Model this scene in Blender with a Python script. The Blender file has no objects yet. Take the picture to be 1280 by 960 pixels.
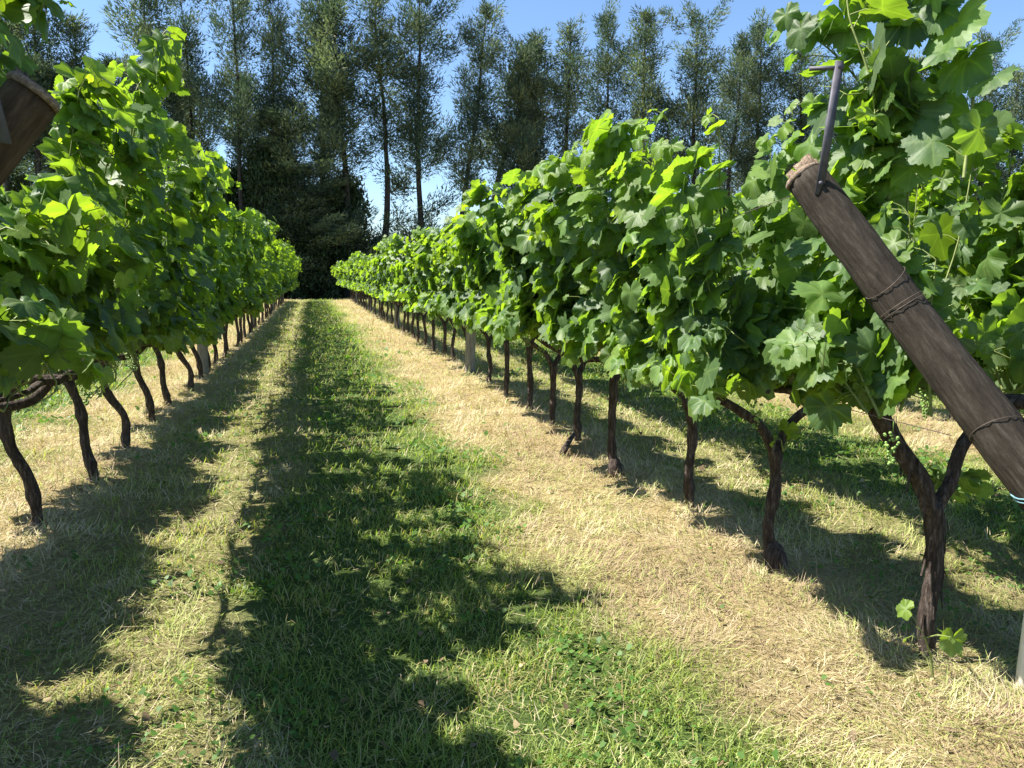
import bpy, math, random
import numpy as np
from mathutils import Vector

# ------------------------------------------------------------------ camera
sc = bpy.context.scene
COL = sc.collection
F_PX, CAM_H, PITCH, YAW = 1000.0, 1.45, math.radians(7.69), math.radians(13.91)
cd = bpy.data.cameras.new("camera")
cam = bpy.data.objects.new("camera", cd)
COL.objects.link(cam)
cam.location = (0, 0, CAM_H)
cam.rotation_euler = (math.radians(90) - PITCH, 0, -YAW)
cd.sensor_width = 36.0
cd.lens = 36.0 * F_PX / 1280.0
cd.clip_start = 0.05
cd.clip_end = 3000
sc.camera = cam

# ------------------------------------------------------------------ light
SUN_EL = math.radians(53)
SUN_AZ = math.radians(-72)          # clockwise from +Y: to the left and a little ahead
world = bpy.data.worlds.new("World")
sc.world = world
world.use_nodes = True
wn = world.node_tree.nodes
wl = world.node_tree.links
wn.clear()
wo = wn.new("ShaderNodeOutputWorld")
wb = wn.new("ShaderNodeBackground")
sky = wn.new("ShaderNodeTexSky")
sky.sky_type = 'NISHITA'
sky.sun_disc = False
sky.sun_elevation = SUN_EL
sky.sun_rotation = SUN_AZ
sky.altitude = 0
sky.air_density = 1.0
sky.dust_density = 0.35
sky.ozone_density = 6.0
wl.new(sky.outputs[0], wb.inputs[0])
wb.inputs[1].default_value = 0.078
wl.new(wb.outputs[0], wo.inputs[0])

sl = bpy.data.lights.new("sun", 'SUN')
sl.energy = 5.0
sl.angle = math.radians(0.53)
sl.color = (1.0, 0.95, 0.86)
sun = bpy.data.objects.new("sun", sl)
COL.objects.link(sun)
sdir = Vector((math.sin(SUN_AZ) * math.cos(SUN_EL), math.cos(SUN_AZ) * math.cos(SUN_EL), math.sin(SUN_EL)))
sun.rotation_euler = sdir.to_track_quat('Z', 'Y').to_euler()
sun.location = (-20, 8, 30)

sc.view_settings.view_transform = 'Standard'
sc.view_settings.look = 'None'
sc.view_settings.exposure = 1.5
sc.view_settings.gamma = 1.0
sc.render.engine = 'CYCLES'
sc.cycles.max_bounces = 7
sc.cycles.diffuse_bounces = 3
sc.cycles.glossy_bounces = 2
sc.cycles.transmission_bounces = 4
sc.cycles.use_denoising = True

# ------------------------------------------------------------------ helpers
def mat(name):
    m = bpy.data.materials.new(name)
    m.use_nodes = True
    nt = m.node_tree
    nt.nodes.clear()
    out = nt.nodes.new("ShaderNodeOutputMaterial")
    return m, nt.nodes, nt.links, out

def node(n, t, **kw):
    x = n.new(t)
    for k, v in kw.items():
        setattr(x, k, v)
    return x

def ramp(n, stops):
    r = n.new("ShaderNodeValToRGB")
    e = r.color_ramp.elements
    while len(e) < len(stops):
        e.new(0.5)
    for i, (p, c) in enumerate(stops):
        e[i].position = p
        e[i].color = (*c, 1)
    return r

def tri_mesh(name, V, F, m, parent=None, cols=None, smooth=False, k=3, extra=None):
    """V (n,3), F (f,k) -> one mesh object, built without bpy.ops"""
    V = np.asarray(V, np.float32); F = np.asarray(F, np.int32)
    me = bpy.data.meshes.new(name)
    me.vertices.add(len(V)); me.vertices.foreach_set("co", V.ravel())
    me.loops.add(F.size); me.loops.foreach_set("vertex_index", F.ravel())
    me.polygons.add(len(F))
    me.polygons.foreach_set("loop_start", np.arange(0, F.size, k, dtype=np.int32))
    try:
        me.polygons.foreach_set("loop_total", np.full(len(F), k, dtype=np.int32))
    except Exception:
        pass
    if smooth:
        me.polygons.foreach_set("use_smooth", np.ones(len(F), dtype=bool))
    if cols is not None:
        a = me.color_attributes.new("tint", 'FLOAT_COLOR', 'POINT')
        c4 = np.ones((len(V), 4), np.float32); c4[:, :3] = cols
        a.data.foreach_set("color", c4.ravel())
    if extra is not None:
        for nm, arr in extra.items():
            a = me.attributes.new(nm, 'FLOAT', 'POINT')
            a.data.foreach_set("value", np.asarray(arr, np.float32))
    me.update(calc_edges=True)
    me.validate()
    if m: me.materials.append(m)
    o = bpy.data.objects.new(name, me)
    COL.objects.link(o)
    if parent: o.parent = parent
    return o

class Buf:
    """collects pieces into one triangle mesh"""
    def __init__(s): s.V = []; s.F = []; s.n = 0; s.C = []
    def add(s, V, F, C=None):
        V = np.asarray(V, float); F = np.asarray(F, int)
        s.V.append(V); s.F.append(F + s.n); s.n += len(V)
        if C is not None: s.C.append(np.broadcast_to(np.asarray(C, float), (len(V), 3)))
    def obj(s, name, m, parent=None, smooth=False, extra=None):
        return tri_mesh(name, np.vstack(s.V), np.vstack(s.F), m, parent, np.vstack(s.C) if s.C else None, smooth, 3, extra)

def spline(P, n):
    P = np.asarray(P, float)
    Q = np.vstack([2 * P[0] - P[1], P, 2 * P[-1] - P[-2]])
    out = []
    for i in range(len(P) - 1):
        p0, p1, p2, p3 = Q[i], Q[i + 1], Q[i + 2], Q[i + 3]
        for t in np.linspace(0, 1, n, endpoint=False):
            out.append(.5 * ((2 * p1) + (-p0 + p2) * t + (2 * p0 - 5 * p1 + 4 * p2 - p3) * t * t + (-p0 + 3 * p1 - 3 * p2 + p3) * t ** 3))
    out.append(P[-1])
    return np.array(out)

def tube(P, R, sides=8, rng=None, rough=0.0, cap=True):
    """a tube through points P with radii R (rough: bark unevenness)"""
    P = np.asarray(P, float); n = len(P); R = np.broadcast_to(np.asarray(R, float), (n,))
    T = np.gradient(P, axis=0); T /= np.linalg.norm(T, axis=1)[:, None] + 1e-9
    up = np.array([0, 0, 1.0]) if abs(T[0][2]) < .9 else np.array([1.0, 0, 0])
    A = np.zeros((n, 3)); a = up - T[0] * up.dot(T[0]); a /= np.linalg.norm(a)
    for i in range(n):
        a = a - T[i] * a.dot(T[i]); a /= np.linalg.norm(a) + 1e-9; A[i] = a
    B = np.cross(T, A)
    th = np.linspace(0, 2 * math.pi, sides, endpoint=False)
    rad = np.repeat(R[:, None], sides, 1)
    if rng is not None and rough > 0:
        base = rng.normal(0, 1, sides)
        for i in range(n):
            base = .75 * base + .55 * rng.normal(0, 1, sides)
            rad[i] *= 1 + rough * base + rough * .5 * np.sin(th * 3 + i * .35)
    V = P[:, None, :] + rad[..., None] * (np.cos(th)[None, :, None] * A[:, None, :] + np.sin(th)[None, :, None] * B[:, None, :])
    V = V.reshape(-1, 3)
    i = np.arange(n - 1)[:, None]; j = np.arange(sides)[None, :]; j2 = (j + 1) % sides
    a0, b0, c0, d0 = i * sides + j, i * sides + j2, (i + 1) * sides + j2, (i + 1) * sides + j
    F = np.vstack([np.stack([a0, b0, c0], -1).reshape(-1, 3), np.stack([a0, c0, d0], -1).reshape(-1, 3)])
    if cap:
        V = np.vstack([V, P[0], P[-1]])
        jj = np.arange(sides); k0 = n * sides; e = (n - 1) * sides
        F = np.vstack([F, np.stack([np.full(sides, k0), (jj + 1) % sides, jj], -1), np.stack([np.full(sides, k0 + 1), e + jj, e + (jj + 1) % sides], -1)])
    return V, F

def box(c, s, ax=None):
    """box with half sizes s about c, axes ax (3x3 rows)"""
    ax = np.eye(3) if ax is None else np.asarray(ax)
    q = np.array([[x, y, z] for x in (-1, 1) for y in (-1, 1) for z in (-1, 1)], float) * np.asarray(s)
    V = np.asarray(c) + q @ ax
    F = [[0, 1, 3], [0, 3, 2], [4, 6, 7], [4, 7, 5], [0, 4, 5], [0, 5, 1], [2, 3, 7], [2, 7, 6], [0, 2, 6], [0, 6, 4], [1, 5, 7], [1, 7, 3]]
    return V, np.array(F)

def thing(name, label, cat, loc=(0, 0, 0), rz=0, group=None):
    o = bpy.data.objects.new(name, None)
    COL.objects.link(o)
    o.empty_display_size = .2
    o.location = loc; o.rotation_euler = (0, 0, rz)
    return tag(o, label, cat, group)

def tag(o, label, cat, group=None, kind=None):
    o["label"] = label; o["category"] = cat
    if group: o["group"] = group
    if kind: o["kind"] = kind
    return o

def lattice(seed):
    return np.random.default_rng(seed).random((256, 256))
_L = {s: lattice(s) for s in range(12)}
def vnoise(x, y, scale, seed=0):
    L = _L[seed % 12]
    u = np.asarray(x) / scale + 37.3 * seed; v = np.asarray(y) / scale + 11.7 * seed
    i = np.floor(u).astype(int); j = np.floor(v).astype(int)
    fu = u - i; fv = v - j; fu = fu * fu * (3 - 2 * fu); fv = fv * fv * (3 - 2 * fv)
    g = lambda a, b: L[a % 256, b % 256]
    return (g(i, j) * (1 - fu) + g(i + 1, j) * fu) * (1 - fv) + (g(i, j + 1) * (1 - fu) + g(i + 1, j + 1) * fu) * fv

def sstep(a, b, x):
    t = np.clip((x - a) / (b - a), 0, 1)
    return t * t * (3 - 2 * t)

# ------------------------------------------------------------------ layout of the rows
ROW_L, ROW_R, PITCH_ROW = -1.56, 2.20, 3.80
AISLE = 0.36

def ground_h(x, y):
    h = .035 * (vnoise(x, y, .9, 1) - .5) + .022 * (vnoise(x, y, .28, 2) - .5) + .010 * (vnoise(x, y, .1, 3) - .5)
    d = np.abs(((x - ROW_R) / PITCH_ROW + .5) % 1 - .5) * PITCH_ROW
    h = h + .03 * np.exp(-(d / .35) ** 2)
    near = 1 - sstep(55, 90, np.hypot(x, y))
    return h * near

def green_weight(x, y):
    """1 in the mown green strip in the middle of an aisle, 0 in the straw under the vines"""
    u = ((x - AISLE) / PITCH_ROW + .5) % 1 - .5
    u = u * PITCH_ROW
    wob = .45 * (vnoise(x, y * .6, 1.1, 4) - .5) + .35 * (vnoise(x, y, .35, 5) - .5)
    wide = .80 + .35 * np.clip((3.2 - y) / 2, 0, 1)
    g = 1 - sstep(wide - .35, wide + .25, np.abs(u - .05) + wob)
    patch = sstep(.60, .80, vnoise(x, y, .55, 6)) * .55 * (1 - sstep(1.1, 1.6, np.abs(u)))
    left = .50 * (1 - sstep(.9, 1.5, np.abs(u + .5)))
    return np.clip(np.maximum(np.maximum(g, patch), left), 0, 1)

# ------------------------------------------------------------------ materials
def foliage_mat(name, trans=.35, rough=.45, spec=.35, tr_tint=(1.6, 1.75, .5), under=None, vein=False, bump=False):
    m, n, l, out = mat(name)
    at = node(n, "ShaderNodeAttribute", attribute_name="tint")
    col = at.outputs["Color"]
    if vein:
        va = node(n, "ShaderNodeAttribute", attribute_name="vein")
        pw = node(n, "ShaderNodeMath", operation='POWER'); pw.inputs[1].default_value = 4
        l.new(va.outputs["Fac"], pw.inputs[0])
        sc_ = node(n, "ShaderNodeMath", operation='MULTIPLY'); sc_.inputs[1].default_value = .45
        l.new(pw.outputs[0], sc_.inputs[0])
        mx = node(n, "ShaderNodeMix", data_type='RGBA')
        l.new(sc_.outputs[0], mx.inputs[0]); l.new(col, mx.inputs[6]); mx.inputs[7].default_value = (.25, .36, .10, 1)
        tc0 = n.new("ShaderNodeTexCoord")
        bl = node(n, "ShaderNodeTexNoise"); bl.inputs["Scale"].default_value = 14; bl.inputs["Detail"].default_value = 5
        l.new(tc0.outputs["Object"], bl.inputs["Vector"])
        br_ = ramp(n, [(.30, (.72, .74, .70)), (.55, (1.0, 1.0, 1.0)), (.74, (1.35, 1.2, 1.0)), (.80, (1.9, 1.25, .9))])
        l.new(bl.outputs["Fac"], br_.inputs[0])
        mb = node(n, "ShaderNodeMix", data_type='RGBA', blend_type='MULTIPLY'); mb.inputs[0].default_value = 1
        l.new(mx.outputs[2], mb.inputs[6]); l.new(br_.outputs[0], mb.inputs[7])
        col = mb.outputs[2]
    if under:
        ge = n.new("ShaderNodeNewGeometry")
        mu = node(n, "ShaderNodeMix", data_type='RGBA')
        fm = node(n, "ShaderNodeMath", operation='MULTIPLY'); fm.inputs[1].default_value = .55
        l.new(ge.outputs["Backfacing"], fm.inputs[0])
        l.new(fm.outputs[0], mu.inputs[0]); l.new(col, mu.inputs[6]); mu.inputs[7].default_value = (*under, 1)
        pcol = mu.outputs[2]
    else:
        pcol = col
    p = n.new("ShaderNodeBsdfPrincipled")
    l.new(pcol, p.inputs["Base Color"])
    p.inputs["Roughness"].default_value = rough
    p.inputs["Specular IOR Level"].default_value = spec
    if bump:
        tc = n.new("ShaderNodeTexCoord")
        no = node(n, "ShaderNodeTexNoise"); no.inputs["Scale"].default_value = 70
        bp = n.new("ShaderNodeBump"); bp.inputs["Strength"].default_value = .3; bp.inputs["Distance"].default_value = .004
        l.new(tc.outputs["Object"], no.inputs["Vector"]); l.new(no.outputs["Fac"], bp.inputs["Height"]); l.new(bp.outputs[0], p.inputs["Normal"])
    t = n.new("ShaderNodeBsdfTranslucent")
    mm = node(n, "ShaderNodeMix", data_type='RGBA', blend_type='MULTIPLY'); mm.inputs[0].default_value = 1
    l.new(col, mm.inputs[6]); mm.inputs[7].default_value = (*tr_tint, 1)
    l.new(mm.outputs[2], t.inputs["Color"])
    ms = n.new("ShaderNodeMixShader"); ms.inputs[0].default_value = trans
    l.new(p.outputs[0], ms.inputs[1]); l.new(t.outputs[0], ms.inputs[2])
    l.new(ms.outputs[0], out.inputs[0])
    return m

M_LEAF = foliage_mat("vine_leaf", .50, .50, .42, (2.5, 2.45, .42), under=(.16, .22, .11), vein=True, bump=True)
M_TREE = foliage_mat("needle_sprays", .25, .65, .2, (1.3, 1.5, .9))
M_SHRUB = foliage_mat("shrub_leaf", .15, .65, .15, (1.4, 1.5, .7))
M_GRASS = foliage_mat("grass_blade", .38, .5, .25, (1.5, 1.7, .6))
M_STRAW = foliage_mat("straw_fibre", .15, .65, .2, (1.2, 1.1, .7))

def bark_mat(name, c1, c2, c3, scale=(14, 14, 3.5), bump=.8, dist=.012):
    m, n, l, out = mat(name)
    tc = n.new("ShaderNodeTexCoord")
    mp = n.new("ShaderNodeMapping"); mp.inputs["Scale"].default_value = scale
    l.new(tc.outputs["Object"], mp.inputs[0])
    a = n.new("ShaderNodeTexNoise"); a.inputs["Scale"].default_value = 3; a.inputs["Detail"].default_value = 8; a.inputs["Roughness"].default_value = .7
    l.new(mp.outputs[0], a.inputs["Vector"])
    r = ramp(n, [(.32, c1), (.52, c2), (.72, c3)])
    l.new(a.outputs["Fac"], r.inputs[0])
    p = n.new("ShaderNodeBsdfPrincipled"); p.inputs["Roughness"].default_value = .9; p.inputs["Specular IOR Level"].default_value = .15
    l.new(r.outputs[0], p.inputs["Base Color"])
    b = n.new("ShaderNodeBump"); b.inputs["Strength"].default_value = bump; b.inputs["Distance"].default_value = dist
    l.new(a.outputs["Fac"], b.inputs["Height"]); l.new(b.outputs[0], p.inputs["Normal"])
    l.new(p.outputs[0], out.inputs[0])
    return m

M_BARK = bark_mat("vine_bark", (.022, .017, .015), (.075, .056, .047), (.24, .20, .175), (22, 22, 4), 1.0, .02)
M_TBARK = bark_mat("tree_bark", (.02, .017, .015), (.05, .042, .037), (.09, .08, .07), (4, 4, .8), .5)
M_POST = bark_mat("shaded_weathered_timber", (.020, .016, .012), (.042, .034, .026), (.085, .072, .058), (22, 22, 3.5), .8, .01)  # weathered brown, with the shade of overhanging leaves darkened into the colour
M_POSTW = bark_mat("brown_timber", (.030, .020, .012), (.075, .050, .030), (.14, .10, .065), (12, 12, 2.2), .8, .01)
M_END = bark_mat("cut_timber_end", (.12, .085, .06), (.25, .185, .135), (.42, .33, .25), (30, 30, 30), .9, .01)
M_GPOST = bark_mat("grey_post", (.16, .15, .13), (.27, .25, .22), (.36, .34, .30), (12, 12, 2), .3, .004)
M_PALE = bark_mat("pale_timber", (.62, .57, .46), (.74, .69, .57), (.82, .78, .67), (12, 12, 2), .3, .004)

def plain(name, c, rough=.6, metal=0, spec=.4):
    m, n, l, out = mat(name)
    tc = n.new("ShaderNodeTexCoord")
    no = n.new("ShaderNodeTexNoise"); no.inputs["Scale"].default_value = 35; no.inputs["Detail"].default_value = 4
    l.new(tc.outputs["Object"], no.inputs["Vector"])
    r = ramp(n, [(.3, tuple(x * .7 for x in c)), (.7, tuple(min(1, x * 1.2) for x in c))])
    l.new(no.outputs["Fac"], r.inputs[0])
    p = n.new("ShaderNodeBsdfPrincipled")
    l.new(r.outputs[0], p.inputs["Base Color"])
    p.inputs["Roughness"].default_value = rough; p.inputs["Metallic"].default_value = metal; p.inputs["Specular IOR Level"].default_value = spec
    l.new(p.outputs[0], out.inputs[0])
    return m
M_METAL = plain("galvanised_steel", (.10, .095, .115), .6, .3)
M_WIRE = plain("wire_steel", (.12, .095, .08), .6, .5)
M_STRAP = plain("blue_strap", (.16, .30, .34), .5)
M_CANE = plain("green_cane", (.20, .24, .07), .6)
M_GRAPE = plain("unripe_grape", (.20, .32, .08), .35)

# ------------------------------------------------------------------ ground
def ground_mat():
    m, n, l, out = mat("mown_ground")
    tc = n.new("ShaderNodeTexCoord")
    g = node(n, "ShaderNodeAttribute", attribute_name="green")
    fine = n.new("ShaderNodeTexNoise"); fine.inputs["Scale"].default_value = 60; fine.inputs["Detail"].default_value = 6; fine.inputs["Roughness"].default_value = .75
    mid = n.new("ShaderNodeTexNoise"); mid.inputs["Scale"].default_value = 4.5; mid.inputs["Detail"].default_value = 5
    l.new(tc.outputs["Object"], fine.inputs["Vector"]); l.new(tc.outputs["Object"], mid.inputs["Vector"])
    straw = ramp(n, [(.28, (.19, .13, .065)), (.5, (.36, .28, .14)), (.72, (.54, .45, .23))])
    grn = ramp(n, [(.28, (.03, .05, .014)), (.5, (.075, .12, .03)), (.75, (.16, .22, .06))])
    l.new(fine.outputs["Fac"], straw.inputs[0]); l.new(fine.outputs["Fac"], grn.inputs[0])
    ad = node(n, "ShaderNodeMath", operation='MULTIPLY_ADD'); ad.inputs[1].default_value = .5; ad.inputs[2].default_value = -.25
    l.new(mid.outputs["Fac"], ad.inputs[0])
    s = node(n, "ShaderNodeMath", operation='ADD', use_clamp=True)
    l.new(ad.outputs[0], s.inputs[0]); l.new(g.outputs["Fac"], s.inputs[1])
    mx = node(n, "ShaderNodeMix", data_type='RGBA')
    l.new(s.outputs[0], mx.inputs[0]); l.new(straw.outputs[0], mx.inputs[6]); l.new(grn.outputs[0], mx.inputs[7])
    p = n.new("ShaderNodeBsdfPrincipled"); p.inputs["Roughness"].default_value = .95; p.inputs["Specular IOR Level"].default_value = .1
    l.new(mx.outputs[2], p.inputs["Base Color"])
    b = n.new("ShaderNodeBump"); b.inputs["Strength"].default_value = .9; b.inputs["Distance"].default_value = .03
    l.new(fine.outputs["Fac"], b.inputs["Height"]); l.new(b.outputs[0], p.inputs["Normal"])
    l.new(p.outputs[0], out.inputs[0])
    return m

xs = np.concatenate([-np.geomspace(900, 7.2, 26), np.arange(-7, 10, .07), np.geomspace(10.2, 900, 26)])
ys = np.concatenate([-np.geomspace(500, 1.0, 16), np.arange(-.8, 12, .07), np.geomspace(12.1, 60, 170), np.geomspace(62, 1500, 26)])
GX, GY = np.meshgrid(xs, ys)
GZ = ground_h(GX, GY)
V = np.stack([GX, GY, GZ], -1).reshape(-1, 3)
nx, ny = len(xs), len(ys)
i, j = np.meshgrid(np.arange(ny - 1), np.arange(nx - 1), indexing='ij')
a = i * nx + j
Fq = np.stack([a, a + 1, a + nx + 1, a + nx], -1).reshape(-1, 4)
gw = green_weight(GX, GY)
gw = np.where((GY > 52), .9, gw)
ground = tri_mesh("ground", V, Fq, ground_mat(), None, None, True, 4, {"green": gw.ravel()})
ground["kind"] = "structure"

# ------------------------------------------------------------------ grass and straw
def sample_ground(n, rng, y0=1.1, y1=50, pw=1.5):
    k = 1 - pw
    u = rng.random(n * 3)
    # density ~ y^-pw times the width of the view at that depth
    y = (y0 ** (k + 1) + u * (y1 ** (k + 1) - y0 ** (k + 1))) ** (1 / (k + 1))
    wdt = (1.44 * y + 3)
    keep = rng.random(n * 3) < (wdt / y) / ((1.44 * y0 + 3) / y0)
    y = y[keep][:n]
    x = -.36 * y - 1.3 + rng.random(len(y)) * (1.44 * y + 2.8)
    ok = (x < 8.6) & (x > -7)
    return x[ok], y[ok]

def strands(x, y, z, length, width, az, lean, curl, cols, fl=.0):
    """n bent blades of 3 faces each; lean 0 = upright, 1.5 = lying"""
    n = len(x)
    D = np.stack([np.cos(az), np.sin(az), np.zeros(n)], -1)
    S = np.stack([-np.sin(az), np.cos(az), np.zeros(n)], -1)
    P = np.stack([x, y, z], -1)
    V = np.zeros((n, 5, 3))
    up = np.array([0, 0, 1.0])
    l1 = lean; l2 = lean + curl
    mid = P + (length * .55)[:, None] * (np.sin(l1)[:, None] * D + np.cos(l1)[:, None] * up)
    tip = mid + (length * .45)[:, None] * (np.sin(l2)[:, None] * D + np.cos(l2)[:, None] * up)
    w = (width * .5)[:, None]
    V[:, 0] = P - S * w; V[:, 1] = P + S * w
    V[:, 2] = mid - S * w * .85; V[:, 3] = mid + S * w * .85
    V[:, 4] = tip
    base = (np.arange(n) * 5)[:, None]
    F = np.concatenate([base + np.array([[0, 1, 3]]), base + np.array([[0, 3, 2]]), base + np.array([[2, 3, 4]])], 1).reshape(-1, 3)
    C = np.repeat(cols[:, None, :], 5, 1)
    return V.reshape(-1, 3), F, C.reshape(-1, 3)

def size_of(y):
    return np.clip(y / 3.0, .8, 12) ** .62

def make_grass():
    rng = np.random.default_rng(5)
    x, y = sample_ground(460000, rng)
    g = green_weight(x, y)
    clump = vnoise(x, y, .16, 7); big = vnoise(x, y, .5, 8)
    keep = rng.random(len(x)) < (.10 + .9 * g) * (.12 + 1.5 * clump ** 1.3)
    x, y, g, clump, big = [q[keep] for q in (x, y, g, clump, big)]
    n = len(x); s = size_of(y)
    L = (.022 + .035 * clump + .035 * big ** 3 + .02 * rng.random(n)) * (.6 + .4 * s) * (.75 + .4 * g)
    W = (.0032 + .0022 * rng.random(n)) * s
    base = np.array([.175, .245, .05])
    c = base * (.65 + .8 * rng.random(n))[:, None]
    yel = np.clip(rng.random(n) * .9 + (1 - g) * .6 - .35, 0, 1)[:, None] * np.clip(.5 + big, 0, 1)[:, None]
    c = c * (1 - yel) + np.array([.40, .40, .14]) * yel
    dry = (rng.random(n) < .08 + .3 * sstep(.5, .8, vnoise(x, y, .35, 1)))[:, None]
    c = np.where(dry, np.array([.40, .33, .16]), c)
    V, F, C = strands(x, y, ground_h(x, y) - .004, L, W, rng.random(n) * 6.283, np.abs(rng.normal(0, .6, n)) + .35, rng.random(n) * 1.1, c)
    o = tri_mesh("grass", V, F, M_GRASS, None, C)
    tag(o, "short green grass growing down the middle of the aisles", "grass", kind="stuff")

def make_straw():
    rng = np.random.default_rng(9)
    x, y = sample_ground(760000, rng)
    g = green_weight(x, y)
    heap = vnoise(x, y, .22, 10)
    keep = rng.random(len(x)) < (.13 + .87 * (1 - g)) * (.35 + heap)
    x, y, g, heap = [q[keep] for q in (x, y, g, heap)]
    n = len(x); s = size_of(y)
    L = (.03 + .085 * rng.random(n) ** 1.7) * (.6 + .4 * s)
    W = (.0016 + .0019 * rng.random(n)) * s
    k = rng.random(n)[:, None]; br = vnoise(x, y, .7, 11)[:, None]
    c = np.array([.66, .56, .36]) * k + np.array([.42, .34, .21]) * (1 - k)
    c = c * (.80 + .3 * rng.random(n))[:, None]
    bw = .75 * sstep(.52, .75, .7 * br + .3 * vnoise(x, y, .15, 2)[:, None])
    c = c * (1 - bw) + np.array([.27, .185, .12]) * bw
    gg = ((rng.random(n) < .24 + .4 * g + .25 * sstep(.5, .75, vnoise(x, y, .6, 4))))[:, None]
    c = np.where(gg, np.array([.33, .36, .12]) * (.7 + .6 * rng.random(n))[:, None], c)
    swirl = (vnoise(x, y, .3, 3) * 9)
    V, F, C = strands(x, y, ground_h(x, y) + .004 + rng.random(n) ** 2 * .03 * (.4 + heap), L, W, swirl + rng.normal(0, .9, n), np.clip(rng.normal(1.25, .36, n), .2, 1.6), rng.normal(.15, .35, n), c)
    o = tri_mesh("dry_grass", V, F, M_STRAW, None, C)
    tag(o, "pale dry cut grass lying under the vine rows", "straw", kind="stuff")

def make_clover():
    rng = np.random.default_rng(21)
    x, y = sample_ground(120000, rng, 1.1, 22)
    g = green_weight(x, y)
    patch = sstep(.5, .75, vnoise(x, y, .4, 9))
    keep = rng.random(len(x)) < (.02 + .5 * g) * patch
    x, y = x[keep], y[keep]
    n = len(x); s = size_of(y)
    r = (.007 + .008 * rng.random(n)) * s
    az = rng.random(n) * 6.283; tilt = rng.normal(0, .45, (n, 2))
    z = ground_h(x, y) + .02 + .04 * rng.random(n)
    ang = np.array([0, 1.2, 2.2, 3.14, 4.08, 5.08])
    rr = np.array([1.2, .9, .9, .35, .9, .9])
    V = np.zeros((n, 6, 3))
    px = r[:, None] * rr * np.cos(ang + az[:, None]); py = r[:, None] * rr * np.sin(ang + az[:, None])
    V[..., 0] = x[:, None] + px; V[..., 1] = y[:, None] + py
    V[..., 2] = z[:, None] + px * tilt[:, :1] + py * tilt[:, 1:]
    b = (np.arange(n) * 6)[:, None]
    F = np.concatenate([b + np.array([[0, 1, 2]]), b + np.array([[0, 2, 3]]), b + np.array([[0, 3, 4]]), b + np.array([[0, 4, 5]])], 1).reshape(-1, 3)
    c = np.array([.085, .17, .035]) * (.7 + .7 * rng.random(n))[:, None]
    C = np.repeat(c[:, None, :], 6, 1).reshape(-1, 3)
    o = tri_mesh("broadleaf_ground_cover", V.reshape(-1, 3), F, M_GRASS, None, C)
    tag(o, "small broad leaves of weeds among the aisle grass", "weeds", kind="stuff")

def make_litter():
    rng = np.random.default_rng(33)
    x, y = sample_ground(9000, rng, 1.1, 20)
    k = rng.random(len(x)) < .3 * vnoise(x, y, .8, 5)
    x, y = x[k], y[k]; n = len(x)
    r_ = rng.uniform(.006, .016, n) * size_of(y) ** .5; az = rng.random(n) * 6.283
    ang = np.linspace(0, 2 * math.pi, 7, endpoint=False); rr = np.array([1.3, .75, 1.05, .7, .8, 1.1, .7])
    px_ = r_[:, None] * rr * np.cos(ang + az[:, None]); py_ = r_[:, None] * rr * np.sin(ang + az[:, None])
    tl = rng.normal(0, .5, (n, 2)); z = ground_h(x, y) + rng.uniform(.012, .04, n)
    V = np.stack([x[:, None] + px_, y[:, None] + py_, z[:, None] + px_ * tl[:, :1] + py_ * tl[:, 1:] + .2 * np.abs(px_)], -1)
    b = (np.arange(n) * 7)[:, None]
    F = np.concatenate([b + np.array([[0, q, q + 1]]) for q in range(1, 6)], 1).reshape(-1, 3)
    c = np.where(rng.random(n)[:, None] < .6, np.array([.17, .12, .07]), np.array([.36, .28, .15])) * rng.uniform(.6, 1.2, (n, 1))
    o = tri_mesh("leaf_litter", V.reshape(-1, 3), F, M_STRAW, None, np.repeat(c, 7, 0))
    tag(o, "brown fallen leaf scraps scattered over the ground", "leaf litter", kind="stuff")

make_grass(); make_straw(); make_clover(); make_litter()

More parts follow.
